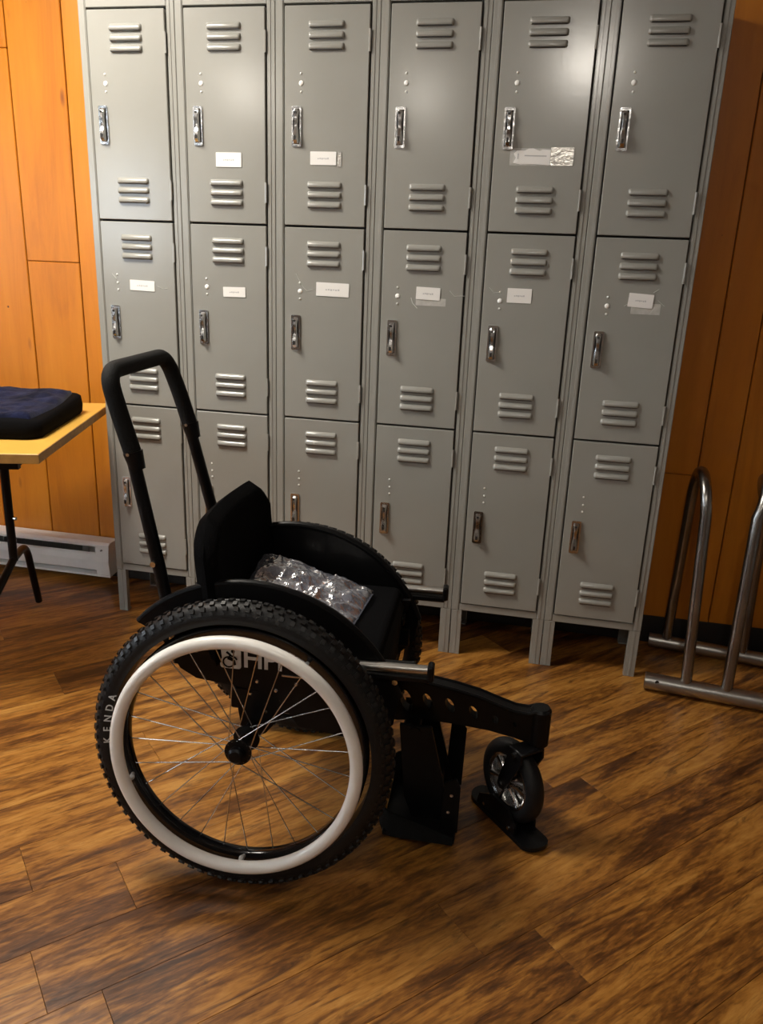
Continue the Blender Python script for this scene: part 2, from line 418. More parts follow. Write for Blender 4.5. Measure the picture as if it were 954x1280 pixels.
# ------------------------------------------------------------------ ceiling lights
for i, (x, y, wt) in enumerate(LIGHTS):
    t = empty('ceiling_light', (x, y, CEIL))
    tag(t, ['square ceiling light panel above the table end', 'ceiling light with bare bulb just behind the camera', 'ceiling light with bare bulb far behind the camera, middle of the room', 'ceiling light with bare bulb far behind the camera, towards the window'][i], 'ceiling light')
    Mx = Matrix.Rotation(-PI / 2, 4, 'X')
    if i == 0:
        b = MB(); b.prism(rrect(.66, .66, .01, 2), -.014, -.0005, Matrix.Rotation(PI / 2, 4, 'X').inverted() if False else Matrix(((1, 0, 0, 0), (0, 0, 1, 0), (0, 1, 0, 0), (0, 0, 0, 1))), holes=[rrect(.60, .60, .01, 2)])
        b.obj('trim_frame', M_trimwhite, t, 0); MB().box((0, 0, -.006), (.598, .598, .006)).obj('diffuser', M_lamp, t, 0)
    else: MB().lathe([(.125, -.001), (.15, -.002), (.15, -.012), (.125, -.016), (.118, -.006), (.118, -.001)], Matrix.Rotation(PI / 2, 4, 'X'), 32).obj('trim_ring', M_trimwhite, t)
    if i: MB().lathe([(0, -.004), (.117, -.004), (.117, -.001), (0, -.001)], Matrix.Rotation(PI / 2, 4, 'X'), 32).obj('diffuser', M_lamp, t)
    if i == 0:
        ld = bpy.data.lights.new('lamp_light', 'AREA'); ld.shape = 'SQUARE'; ld.size = .58
    else:
        ld = bpy.data.lights.new('lamp_light', 'POINT'); ld.shadow_soft_size = .045
    ld.energy = wt; ld.color = (1, .93, .83)
    lo = bpy.data.objects.new('lamp_light', ld); C.objects.link(lo); lo.parent = t; lo.location = (0, 0, -.022 if i == 0 else -.055)

# ------------------------------------------------------------------ lockers
LW = .305; LD = .268; LZ0 = .152; LTOP = 1.965; GZ = [.188, .7695, 1.3509, 1.9323]; SW = .026
def body_mesh():
    b = MB(); W_ = LW - .0012; x0 = .0006; th = .002
    b.box((x0 + .001, LD / 2 + .012, (LZ0 + LTOP) / 2), (th, LD - .024, LTOP - LZ0)); b.box((x0 + W_ - .001, LD / 2 + .012, (LZ0 + LTOP) / 2), (th, LD - .024, LTOP - LZ0))
    b.box((LW / 2, LD - .001, (LZ0 + LTOP) / 2), (W_, th, LTOP - LZ0 - .001)); b.box((LW / 2, LD / 2 + .01, LTOP - .001), (W_ - .001, LD - .025, th)); b.box((LW / 2, LD / 2 + .01, .172), (W_ - .005, LD - .025, th))
    b.mi = 1
    for z in (GZ[1], GZ[2]): b.box((LW / 2, .14, z), (W_ - .006, .235, .002))
    b.box((LW / 2, .026, (GZ[0] + GZ[3]) / 2), (W_ - .02, .002, GZ[3] - GZ[0] + .02))  # added dark sheet behind the doors, paints shade into the gaps
    return b.mesh('body', [M_grey, M_gap], 0)
def frame_mesh():
    b = MB(); W_ = LW - .0016; x0 = .0008
    for x in (x0 + SW / 2 - .0008, LW - x0 - SW / 2 + .0008):
        b.box((x, .011, (LZ0 + .01 + LTOP) / 2), (SW - .001, .022, LTOP - LZ0 - .012), bev=.0018)
        b.box((x + (.005 if x < .1 else -.005), -.0006, (LZ0 + .01 + LTOP) / 2), (.009, .002, LTOP - LZ0 - .02), bev=.0008)
    b.box((LW / 2, .0105, (GZ[3] + .003 + LTOP) / 2), (W_ - 2 * SW + .002, .021, LTOP - GZ[3] - .005), bev=.0012)
    b.box((LW / 2, .0105, (.163 + GZ[0] - .002) / 2), (W_ - 2 * SW + .002, .021, GZ[0] - .002 - .163), bev=.0012)
    return b.mesh('front_frame', [M_grey], 0)
def leg_mesh(sx):
    b = MB(); h = .163
    b.box((0, .0015, h / 2), (.034, .003, h), bev=.0008)
    b.box((sx * .0155, .016, h / 2), (.003, .030, h), bev=.0008)
    b.box((-sx * .0155, .010, h / 2), (.003, .018, h), bev=.0008)
    b.box((0, .0, h / 2), (.008, .002, h - .002), bev=.0008)
    b.box((0, .016, .002), (.030, .028, .004))
    return b.mesh('leg', [M_grey], 0)
DW = LW - 2 * SW - .007; DH = GZ[1] - GZ[0] - .006
def door_mesh():
    b = MB(); b.box((0, .008, 0), (DW, .018, DH), bev=.0018, seg=1); return b.mesh('door', [M_grey], 0)
def louver_mesh():
    b = MB(); L_ = .052; H = .0095; d = .0085
    prof = [(H, 0, 1.0), (H * .75, .45 * d, .98), (H * .2, .95 * d, .94), (-H * .45, d, .93), (-H * .8, .8 * d, .93), (-H * .85, .3 * d, .95), (-H, 0, 1.0)]
    rings = []
    ends = [(-1.0, 0.0), (-.975, .55), (-.93, .9), (-.85, 1), (.85, 1), (.93, .9), (.975, .55), (1.0, 0.0)]
    for (ex, es) in ends:
        rings.append([b.bm.verts.new((ex * L_, -dd_ * es, z * (.55 + .45 * es))) for (z, dd_, _) in prof])
    fs = []
    for i in range(len(rings) - 1):
        for j in range(len(prof) - 1):
            fs.append(b.bm.faces.new((rings[i][j], rings[i][j + 1], rings[i + 1][j + 1], rings[i + 1][j])))
    b.mi = 1
    b.box((0, -.004, -H * .86), (L_ * 1.78, .0062, .0016))
    bmesh.ops.remove_doubles(b.bm, verts=b.bm.verts[:], dist=1e-6)
    return b.mesh('louver', [M_grey, M_dark], 60)
def latch_mesh():
    b = MB()
    b.mi = 1; b.box((0, -.001, 0), (.022, .0015, .098))
    b.mi = 0
    b.prism(rrect(.029, .106, .004), -.004, 0, holes=[rrect(.020, .092, .003)])
    # lift handle: a ribbed lever narrowing at its waist
    prof = [(.046, .008, -.005), (.040, .009, -.012), (.028, .0068, -.016), (.012, .0058, -.014), (0, .006, -.012), (-.010, .0075, -.015), (-.022, .0085, -.019), (-.036, .009, -.020), (-.044, .0085, -.014), (-.046, .006, -.006)]
    fr, bk = [], []
    for (z, hw, y) in prof:
        fr.append([b.bm.verts.new((-hw, y * .55, z)), b.bm.verts.new((-hw * .55, y, z)), b.bm.verts.new((hw * .55, y * .95, z)), b.bm.verts.new((hw, y * .5, z))])
    fs = []
    for i in range(len(fr) - 1):
        for j in range(3): fs.append(b.bm.faces.new((fr[i][j], fr[i][j + 1], fr[i + 1][j + 1], fr[i + 1][j])))
    fs.append(b.bm.faces.new(fr[0])); fs.append(b.bm.faces.new(fr[-1][::-1])); b._fin(fs)
    b.mi = 1
    b.box((0, -.0206, -.031), (.006, .002, .012)); b.box((-.001, -.0135, .036), (.007, .003, .006))
    return b.mesh('latch', [M_chrome, M_dark], 30)
def dot_mesh(r):
    return MB().lathe([(0, -.003), (r * .7, -.0026), (r, -.001), (r, 0)], n=16).mesh('plug', [M_white_dot], 60)
def hinge_mesh():
    return MB().tube([(0, 0, -.028), (0, 0, .028)], .0035, 8).mesh('hinge', [M_grey])
me_body, me_frame, me_legs, me_door = body_mesh(), frame_mesh(), {-1: leg_mesh(-1), 1: leg_mesh(1)}, door_mesh()
me_louver, me_latch, me_big, me_small, me_hinge = louver_mesh(), latch_mesh(), dot_mesh(.0072), dot_mesh(.0032), hinge_mesh()

# per door: stickers as (cx from column left edge, cz, w, h, tilt, kind)
STK = {(1, 0): [(.160, 1.531, .080, .040, 0, 'paper')], (2, 0): [(.147, 1.539, .078, .036, 0, 'paper'), (.196, 1.537, .011, .040, 0, 'foil')],
       (4, 0): [(.135, 1.552, .100, .042, .01, 'torn'), (.217, 1.553, .062, .046, 0, 'foil'), (.150, 1.551, .150, .044, 0, 'tape')],
       (0, 1): [(.164, 1.157, .085, .032, .02, 'paper')], (1, 1): [(.170, 1.151, .073, .030, -.02, 'paper')], (2, 1): [(.182, 1.172, .103, .040, .01, 'paper')],
       (3, 1): [(.171, 1.174, .072, .036, .02, 'paper'), (.180, 1.150, .090, .022, 0, 'tape')], (4, 1): [(.134, 1.180, .070, .041, .0, 'paper')],
       (5, 1): [(.169, 1.182, .068, .038, .05, 'paper'), (.185, 1.160, .080, .030, 0, 'tape')]}
# faint scratches and glue marks: (col,row): list of polylines in (x,z)
SCR = {(0, 1): [[(.215, 1.158), (.235, 1.150), (.25, 1.152)], [(.06, 1.19), (.075, 1.175), (.07, 1.165)]],
       (2, 1): [[(.065, 1.215), (.085, 1.18), (.10, 1.165), (.12, 1.168)]], (3, 1): [[(.235, 1.185), (.25, 1.17), (.28, 1.172)], [(.12, 1.16), (.125, 1.145), (.14, 1.13)]],
       (4, 1): [[(.045, 1.20), (.06, 1.185), (.075, 1.187)]], (5, 1): [[(.215, 1.185), (.235, 1.17)], [(.20, 1.205), (.215, 1.215)], [(.14, 1.175), (.125, 1.165)], [(.21, 1.165), (.20, 1.15)]]}
LAB = ['leftmost grey steel three-door locker, standing next to the baseboard heater', 'second grey three-door locker from the left, partly behind the raised push bar',
       'third grey three-door locker from the left, behind the wheelchair backrest', 'fourth grey three-door locker from the left, its top door without a name tag',
       'fifth grey three-door locker from the left, with torn tape and foil on its top door', 'rightmost grey three-door locker, standing next to the bicycle rack']
LATZ = [1.622, 1.039, .461]
DOTZ = [1.735, 1.163, .567]
for c_ in range(6):
    lk = empty('locker', (c_ * LW, 0, 0))
    tag(lk, LAB[c_], 'locker', 'row of six grey lockers along the wall')
    link('body', me_body, lk); link('front_frame', me_frame, lk)
    for (lx, ly, ry) in ((.0185, .0005, 0), (LW - .0185, .0005, 0), (.0185, LD - .002, PI), (LW - .0185, LD - .002, PI)):
        s_ = -1 if lx < .1 else 1
        if ry: s_ = -s_
        link('leg', me_legs[s_], lk, (lx, ly, 0), (0, 0, ry))
    for r_ in range(3):
        zc = (GZ[3 - r_] + GZ[2 - r_]) / 2
        d = link('door', me_door, lk, (LW / 2, -.004, zc), (random.uniform(-.0022, .0022), 0, random.uniform(-.003, .003)))
        if c_ == 0: d.rotation_euler = ((.0005, -.0035, -.001)[r_], 0, (.001, .004, -.002)[r_])
        def pt(x, z): return (x - LW / 2, z - zc)
        top = zc + DH / 2; bot = zc - DH / 2
        for k in range(3):
            for z in (top - .047 - k * .0275, bot + .058 + k * .0275):
                x, zz = pt(.1515, z); link('louver', me_louver, d, (x, -.001, zz))
        x, zz = pt(.066, LATZ[r_]); link('latch', me_latch, d, (x, -.001, zz))
        x, zz = pt(.079, DOTZ[r_])
        if r_ == 0 or (c_, r_) in ((2, 1), (3, 1), (4, 1), (5, 1), (1, 1)): link('plug', me_big, d, (x, -.0005, zz))
        else: link('plug', me_small, d, (x, -.0005, zz))
        link('rivet', me_small, d, (x - .001, -.0005, zz + .025)); link('rivet', me_small, d, (x, -.0005, zz - .022))
        for z in (.20, -.20): link('hinge', me_hinge, d, (DW / 2 + .0008, -.001, z))
        for (sx_, sz_, sw_, sh_, st_, kd) in STK.get((c_, r_), []):
            x, zz = pt(sx_, sz_); b = MB()
            if kd == 'torn':
                ol = [(-.5, -.42), (-.3, -.5), (.1, -.46), (.5, -.5), (.5, .42), (.28, .44), (.2, .36), (.02, .5), (-.1, .48), (-.2, .36), (-.42, .34), (-.5, .15), (-.44, -.1)]
                b.prism([(a * sw_, q * sh_) for a, q in ol], -.0028, -.0016)
                b.mi = 1; b.box((.01, -.0030, .002), (sw_ * .6, .0004, .003)); b.box((-sw_ * .38, -.0030, 0), (.003, .0004, .014))
                nm = 'name_tag'; mts = [M_paper, M_ink]
            elif kd == 'paper':
                b.prism(rrect(sw_, sh_, .0015, 2), -.0030, -.0018)
                b.mi = 1
                for q_ in range(6): b.box(((q_ - 2.5) * sw_ * .075, -.0031, -.001 + .0006 * (q_ % 2)), (sw_ * .05, .0003, .0028 + .0008 * (q_ % 3)))
                nm = 'name_tag'; mts = [M_paper, M_ink]
            elif kd == 'foil':
                b.prism(rrect(sw_, sh_, .001, 1), -.0026, -.0014); nm = 'foil_strip'; mts = [M_foil]
            else:
                b.prism(rrect(sw_, sh_, .001, 1), -.0012, -.0006); nm = 'clear_tape'; mts = [M_tape]
            o = b.obj(nm, mts, d, 0, (x, 0, zz)); o.rotation_euler = (0, st_, 0)
        for pl in SCR.get((c_, r_), []):
            b = MB(); b.tube([(pt(a, q)[0], -.0012, pt(a, q)[1]) for a, q in pl], .0011, 5, squash=.5); b.obj('glue_streak', M_glue, d, 0)

# ------------------------------------------------------------------ baseboard heater
h = empty('baseboard_heater', (-.149, Y1 - .0105, 0))
tag(h, 'white electric baseboard heater low on the orange wall under the table', 'heater')
HL = 1.22
MB().box((-HL / 2, -.004, .10), (HL, .006, .135)).obj('back_plate', M_heater, h, 0)
pr = [(0, .168), (-.060, .168), (-.072, .160), (-.072, .152), (-.064, .152), (-.060, .160), (0, .162)]
def xprism(prof, xa, xb):
    """profile in (y,z), extruded along x"""
    return MB().prism([(p[0], p[1]) for p in prof], xa, xb, Matrix(((0, 1, 0, 0), (1, 0, 0, 0), (0, 0, 1, 0), (0, 0, 0, 1))))
xprism(pr, -HL, 0).obj('top_cover', M_heater, h, 0)
xprism([(-.066, .125), (-.074, .120), (-.078, .095), (-.074, .055), (-.066, .050), (-.062, .055), (-.062, .120)], -HL, -.002).obj('front_panel', M_heater, h, 0)
xprism([(-.02, .046), (-.074, .036), (-.074, .028), (-.02, .034)], -HL, -.001).obj('lower_lip', M_heater, h, 0)
b = MB()
for k in range(56): b.box((-.12 - k * .0195, -.036, .112), (.0012, .046, .06))
o = b.obj('fins', M_alu, h, 0); o['kind'] = 'stuff'
xprism([(0, .166), (-.058, .166), (-.070, .158), (-.075, .12), (-.077, .09), (-.072, .034), (0, .034)], -.058, -.0012).obj('end_box', M_heater, h, 0)
MB().tube([(-.03, -.074, .14), (-.03, -.080, .14)], .004, 10).obj('screw', M_alu, h)

# ------------------------------------------------------------------ folding table
TA = Vector((.1525, -.603)); e1 = Vector((-.277, .961)).normalized(); e2 = Vector((-.961, -.277)).normalized()
tcen = TA + e1 * .38 + e2 * .76
ang = math.atan2(-e2.y, -e2.x)
t = empty('folding_table', (tcen.x, tcen.y, 0), ang)
tag(t, 'folding table with yellow laminate top and black tube legs at the left edge', 'table')
MB().box((0, 0, .731), (1.52, .76, .018), bev=.002).obj('tabletop', M_table, t, 0)
b = MB()
for y in (-.38, .38): b.box((0, y, .7265), (1.526, .003, .026), bev=.001)
for x in (-.76, .76): b.box((x, 0, .7265), (.003, .756, .026), bev=.001)
b.obj('edge_band', M_edge, t, 0)
b = MB()
for y in (-.30, .30): b.box((0, y, .700), (1.36, .02, .044))
for x in (-.66, .66): b.box((x, 0, .700), (.02, .58, .044))
b.obj('apron', M_black, t, 0)
def tloc(P):
    d_ = Vector((P[0] - tcen.x, P[1] - tcen.y)); return Vector((d_.dot(-e2), d_.dot(e1), P[2]))
for sx_ in (1, -1):
    A = tloc((-.185, -.30, .70)); B = tloc((-.188, -.30, .285)); Fr = tloc((-.305, -.035, .012)); 
    near = Vector((B.x, -.36, .012))
    far = Vector((Fr.x, Fr.y, .012))
    if sx_ < 0:
        for q in (A, B, near, far): q.x = -q.x
    lg = MB().tube([A, B], .0135, 12).obj('leg', M_black, t)
    up1 = B + (far - B) * .62; up1.z = .275
    MB().tube(fillet([B + Vector((0, 0, .005)), up1, far], .07, 8), .0125, 12).obj('foot', M_black, lg)
    n1 = B + (near - B) * .75; n1.z = .20
    MB().tube(fillet([B + Vector((0, 0, .005)), n1, near], .05, 8), .0125, 12).obj('foot', M_black, lg)
    MB().tube([(A.x + .012, A.y, .43), (A.x + .02, A.y - .002, .43)], .006, 10).obj('bolt', M_steel, lg)

# ------------------------------------------------------------------ navy cushion on the table
cu = empty('cushion', (-.205, -.305, .7412), math.atan2(.436, -.116) - PI / 2)
tag(cu, 'square cushion with navy fleece top and black sides lying on the yellow table', 'cushion')
def pillow(w_, d_, h_, r, nx=26, wob=.004, seed=1, top_only=False, z0=0.0):
    rnd = random.Random(seed); b = MB(); ph = [rnd.uniform(0, 6) for _ in range(6)]
    ol = rrect(w_, d_, r, 8); rings = []
    lv = [(0, .965), (.12, .99), (.5, 1.0), (.86, .985), (.97, .955), (1.0, .90)] if not top_only else [(.90, .992), (.985, .955), (1.015, .90)]
    def hz(x, y): return wob * (math.sin(x * 17 + ph[0]) * math.cos(y * 13 + ph[1]) + .6 * math.sin(x * 31 + y * 22 + ph[2]))
    for (zf, s_) in lv: rings.append([b.bm.verts.new((x * s_, y * s_, z0 + zf * h_ + (hz(x * s_, y * s_) if zf > .8 else 0))) for x, y in ol])
    for s_ in (.75, .5, .25): rings.append([b.bm.verts.new((x * s_, y * s_, z0 + (1.02 + .05 * (1 - s_)) * h_ + hz(x * s_, y * s_))) for x, y in ol])
    n = len(ol); fs = []
    for i in range(len(rings) - 1):
        for k in range(n): fs.append(b.bm.faces.new((rings[i][k], rings[i][(k + 1) % n], rings[i + 1][(k + 1) % n], rings[i + 1][k])))
    fs.append(b.bm.faces.new(rings[-1]))
    fs.append(b.bm.faces.new(rings[0][::-1]))
    return b
b = pillow(.44, .45, .058, .045, seed=3)
for v in b.bm.verts:
    if v.co.z > .03: v.co.z += max(0, -v.co.x + .02) * .05 + max(0, v.co.y) * .05
b.obj('base_foam', M_fabric, cu, 60)
from mathutils import noise
b = MB(); nx, ny = 60, 60; g_ = []
for j in range(ny + 1):
    row = []
    for i in range(nx + 1):
        u, v = 2 * i / nx - 1, 2 * j / ny - 1
        k_ = max(abs(u), abs(v)); l_ = math.hypot(u, v) or 1
        sq = 1 - (1 - k_ / l_) * .28 * k_ ** 3
        x, y = u * sq * .205, v * sq * .210
        e = max(abs(u), abs(v)); d_ = min(1, (1 - e) / .14)
        wr = abs(noise.noise(Vector((x * 9, y * 14, 2.3)))) * .016 + abs(noise.noise(Vector((x * 26, y * 20, 6.1)))) * .006
        z = .060 + (.006 + wr) * d_ ** .5 + max(0, -x + .02) * .05 + max(0, y) * .05
        if e >= .999: z -= .010
        row.append(b.bm.verts.new((x, y, z)))
    g_.append(row)
for j in range(ny):
    for i in range(nx): b.bm.faces.new((g_[j][i], g_[j][i + 1], g_[j + 1][i + 1], g_[j + 1][i]))
bmesh.ops.recalc_face_normals(b.bm, faces=b.bm.faces[:])
r_ = bmesh.ops.extrude_face_region(b.bm, geom=b.bm.faces[:])
for e_ in r_['geom']:
    if isinstance(e_, bmesh.types.BMVert): e_.co.z -= .012
b.obj('fleece_top', M_navy, cu, 70)

# ------------------------------------------------------------------ bicycle rack
rk = empty('bicycle_rack', (1.85, -.06, 0))
tag(rk, 'steel floor rack with upright tube hoops beside the rightmost locker', 'bicycle rack')
def R_(p): return Vector((p[0] - 1.85, p[1] + .06, p[2]))
ra, rb = Vector((1.852, -.068, .031)), Vector((2.95, -.205, .031)); fa, fb = Vector((1.897, .238, .031)), Vector((2.98, .080, .031))
def pipe(a, b_, r, nm):
    d = (b_ - a).normalized()
    mb = MB(); n = 24
    M = Matrix.Translation(R_(a)) @ d.to_track_quat('Y', 'Z').to_matrix().to_4x4()
    L_ = (b_ - a).length
    mb.lathe([(r - .003, .002), (r, 0), (r, L_), (r - .003, L_), (r - .003, .002)], M, n)
    mb.mi = 1; mb.lathe([(0, .012), (r - .003, .012)], M, n)
    return mb.obj(nm, [M_alu, M_dark], rk)
pipe(ra, rb, .0265, 'base_tube'); pipe(fa, fb, .024, 'base_tube')
def near_pt(x): k = (x - ra.x) / (rb.x - ra.x); return ra + (rb - ra) * k
def far_pt(x): k = (x - fa.x) / (fb.x - fa.x); return fa + (fb - fa) * k
for (xn, xf, xt, top) in ((1.972, 1.953, 1.945, .70), (2.088, 2.194, 2.12, .70), (2.34, 2.32, 2.33, .70), (2.46, 2.57, 2.5, .70), (2.72, 2.70, 2.71, .70)):
    a = near_pt(xn); b_ = far_pt(xf)
    a.z = .05; b_.z = .045
    pts = []
    ya, yb = a.y + .065, b_.y - .055
    yc_ = (ya + yb) / 2; rad = (yb - ya) / 2; zt = top - .0175 - rad * 1.15
    xm = xt
    pa = Vector((xn * .6 + xm * .4, ya, zt)); pb = Vector((xf * .6 + xm * .4, yb, zt))
    pts = [a + (pa - a) * k / 6 for k in range(6)]
    for k in range(15):
        an = PI - PI * k / 14
        xx = pa.x + (pb.x - pa.x) * (k / 14); xx = xx * (1 - .5 * math.sin(an)) + xm * .5 * math.sin(an)
        pts.append(Vector((xx, yc_ + rad * math.cos(an), zt + rad * 1.15 * math.sin(an))))
    pts += [pb + (b_ - pb) * k / 6 for k in range(1, 7)]
    MB().tube([R_(p) for p in pts], .0172, 16).obj('hoop', M_hoop, rk, 60)
MB().lathe([(0, 0), (.006, 0), (.006, -.001), (0, -.001)], Matrix.Translation(R_((1.885, -.096, .043))), 12).obj('bolt_hole', M_dark, rk)

# ------------------------------------------------------------------ wheelchair
YAW = .05648
wc = empty('wheelchair', (.90379, -.85057, 0), YAW)
tag(wc, 'black off-road wheelchair with knobbly tyres, white handrims and a tall push bar', 'wheelchair')
R = .3150; CAM = .0697; HZ = R * math.cos(CAM); TRK = .2643

def text_mesh(body, size, name, m_, depth=.0006):
    cu_ = bpy.data.curves.new(name, 'FONT'); cu_.body = body; cu_.size = size; cu_.extrude = depth; cu_.align_x = 'CENTER'; cu_.align_y = 'CENTER'
    cu_.offset = size * .012
    to = bpy.data.objects.new(name, cu_); C.objects.link(to)
    dg = bpy.context.evaluated_depsgraph_get(); dg.update()
    me = bpy.data.meshes.new_from_object(to.evaluated_get(dg)); bpy.data.objects.remove(to); 
    me.materials.clear(); me.materials.append(m_); return me

RT, RW = .2855, .0265     # tyre torus
def wheel(side):
    """side -1 near, +1 far. Local Y points outward"""
    Y_ = Vector((0, side * math.cos(CAM), math.sin(CAM))); Z_ = Vector((0, -side * math.sin(CAM), math.cos(CAM))); X_ = Y_.cross(Z_)
    M = Matrix((X_, Y_, Z_)).transposed().to_4x4(); M.translation = Vector((0, side * TRK, HZ))
    # rim (the wheel part itself)
    b = MB(); b.lathe([(.262, .014), (.2595, .016), (.254, .0155), (.243, .012), (.2395, .006), (.2395, -.006), (.243, -.012), (.254, -.0155), (.2595, -.016), (.262, -.014), (.255, -.010), (.255, .010)], n=96, closed=True)
    wh = b.obj('rear_wheel', M_gloss, wc, 40); wh.matrix_local = M
    b = MB(); prof = []
    for k in range(22):
        a = math.radians(-118 + 236 * k / 21); ex = .0272
        prof.append((RT + .0275 * math.cos(a) - .001, ex * math.sin(a)))
    b.lathe(prof, n=128, closed=True); b.obj('tyre', M_rubber, wh, 60)
    # tread knobs
    b = MB(); N = 84
    for i in range(N):
        for row, (pa, w1, w2, h1) in enumerate(((0, .0085, .008, .0042), (24, .009, .0075, .0042), (-24, .009, .0075, .0042), (50, .0095, .008, .0045), (-50, .0095, .008, .0045), (70, .005, .006, .0022), (-70, .005, .006, .0022))):
            th = 2 * PI * (i + (.5 if row % 2 else 0) + (.25 if row in (3, 4) else 0)) / N; pr_ = math.radians(pa)
            rad = Vector((math.cos(th), 0, math.sin(th))); tan = Vector((-math.sin(th), 0, math.cos(th)))
            nrm = rad * math.cos(pr_) + Vector((0, 1, 0)) * math.sin(pr_)
            bin_ = nrm.cross(tan)
            p = rad * RT + nrm * (.0265 + h1 / 2 - .0004) 
            rot = Matrix((tan, bin_, nrm)).transposed()
            b.box(p, (w2 * 1.1, w1, h1), rot=rot)
    o = b.obj('tread', M_tread, wh, 0); o['kind'] = 'stuff'
    # hub
    b = MB(); b.lathe([(0, .046), (.012, .046), (.0165, .042), (.0165, .032), (.012, .030), (.012, .026), (.028, .026), (.028, .022), (.015, .018), (.015, -.026), (.028, -.030), (.028, -.034), (.010, -.036), (.010, -.062), (0, -.062)], n=28)
    b.obj('hub', M_black, wh, 40)
    # spokes
    N = 28
    for i in range(N):
        out = 1 if i % 2 == 0 else -1; cross = 1 if (i // 2) % 2 == 0 else -1
        th = 2 * PI * (i + .5) / N + .05; hb = th + cross * .92
        p0 = Vector((.0245 * math.cos(hb), .025 if out > 0 else -.032, .0245 * math.sin(hb))); p1 = Vector((.2405 * math.cos(th), .003 * out, .2405 * math.sin(th)))
        MB().tube([p0, p1], .00125, 6).obj('spoke', M_steel, wh)
    # handrim and its tabs
    b = MB(); b.tube([(.2462 * math.cos(2 * PI * k / 96), .050, .2462 * math.sin(2 * PI * k / 96)) for k in range(96)], .0132, 14, closed=True); b.obj('handrim', M_rimwhite, wh, 70)
    for k in range(5):
        a = math.radians(-92.5 + 72 * k) if side < 0 else math.radians(-60 + 72 * k)
        c_, s_ = math.cos(a), math.sin(a)
        MB().tube([(.2445 * c_, .044, .2445 * s_), (.240 * c_, .030, .240 * s_), (.246 * c_, .014, .246 * s_)], [.004, .006, .0035], 8).obj('handrim_tab', M_grey_tab, wh)
    if side < 0:
        # maker's lettering on the outer sidewall; +X' is towards the back of the chair
        for i, ch in enumerate('KENDA'):
            a = math.radians(-1.8 + 5.1 * i)       # from the rear-most point upward
            me = text_mesh(ch, .0205, 'lettering', M_letter)
            rr = .2775; yo = .0262
            pos = Vector((rr * math.cos(a), yo, rr * math.sin(a)))
            up = Vector((math.cos(a), 0, math.sin(a))); nrm = (Vector((0, 1, 0)) * .93 - up * .36).normalized(); right = up.cross(nrm).normalized(); up = nrm.cross(right)
            o = link('lettering', me, wh); o.matrix_local = Matrix.Translation(pos) @ Matrix((right, up, nrm)).transposed().to_4x4()
    return wh
wheel(-1); wheel(1)
wc_part = lambda name, mb, mt, sm=40: mb.obj(name, mt, wc, sm)

# side guards with the arc of the wheel
def guard(side):
    ol = []
    for k in range(25):
        a = math.radians(138 - (138 - 19) * k / 24); ol.append((.327 * math.cos(a), HZ + .327 * math.sin(a)))
    ol += [(.300, .36), (.262, .318), (.235, .312), (.10, .330), (.05, .400), (-.07, .412), (-.12, .417), (-.155, .437), (-.174, .472), (-.20, .512)]
    y = side * .192
    g = MB().prism(ol, y - .003, y + .003).obj('side_guard', M_black, wc, 0)
    b = MB(); b.tube([(p[0], y - side * .004, p[1]) for p in ol[:25]], .0075, 10); b.obj('rim_flange', M_black, g)
    return g
gn = guard(-1); guard(1)
# emblem and letters on the near guard
yd = -.1962
b = MB(); b.prism(rrect(.045, .045, .006, 4, -.044, .472), yd, yd + .0012); em = b.obj('emblem', M_decal, gn, 0)
tag(em, 'pale square emblem of a figure in a racing wheelchair')
b = MB(); ye = yd - .0006
b.tube([(-.048 + .0115 * math.cos(2 * PI * k / 20), ye, .464 + .0115 * math.sin(2 * PI * k / 20)) for k in range(20)], .0018, 6, closed=True)
b.lathe([(0, -.001), (.0042, -.001), (.0042, 0), (0, 0)], Matrix.Translation((-.038, ye, .4895)), 12)
b.tube([(-.052, ye, .487), (-.044, ye, .481), (-.049, ye, .472), (-.036, ye, .468), (-.034, ye, .459)], .0026, 6); b.tube([(-.045, ye, .480), (-.034, ye, .476), (-.030, ye, .471)], .0018, 6)
b.obj('emblem_figure', M_black, gn, 40)
for i, (ch, x, z) in enumerate((('H', .004, .475), ('P', .0405, .475), ('P', .0700, .475), ('T', .100, .477))):
    me = text_mesh(ch, .062, 'letter', M_decal)
    o = link('letter', me, gn, (x, yd - .0003, z)); o.rotation_euler = (PI / 2, 0, 0)
# sub-frame under the guard
b = MB()
for s_ in (-1, 1):
    y = s_ * .178
    b.box((.12, y, .375), (.34, .022, .05), bev=.004)
    b.prism([(-.035, .40), (.10, .40), (.055, .335), (.028, .300), (.012, .292), (-.014, .292), (-.026, .312), (-.032, .35)], y - .012, y + .012)
    b.box((.06, s_ * .14, .44), (.44, .025, .03), bev=.004)
b.tube([(0, -.21, HZ), (0, .21, HZ)], .0135, 14)
b.tube([(.20, -.18, .372), (.20, .18, .372)], .016, 14); b.tube([(-.14, -.17, .44), (-.14, .17, .44)], .014, 14)
b.box((.225, 0, .33), (.11, .075, .105), bev=.008)
wc_part('frame', b, M_black)
for s_ in (-1, 1):
    for (x, z) in ((.012, .425), (-.005, .392), (.052, .408), (.095, .428), (.062, .385), (.155, .382), (.028, .352)):
        MB().lathe([(0, s_ * .003), (.003, s_ * .0028), (.0045, 0), (0, 0)], Matrix.Translation((x, s_ * .1952 if z > .40 else s_ * .1905, z)), 10).obj('bolt', M_steel, wc)
    MB().lathe([(0, 0), (.0085, 0), (.0085, s_ * .004), (.004, s_ * .006), (0, s_ * .006)], Matrix.Translation((-.118, s_ * .195, .487)), 14).obj('bolt', M_steel, wc)
    MB().box((.115, s_ * .1965, .446), (.10, .004, .0045), bev=.001).obj('trim_strip', M_steel if s_ < 0 else M_black, wc)
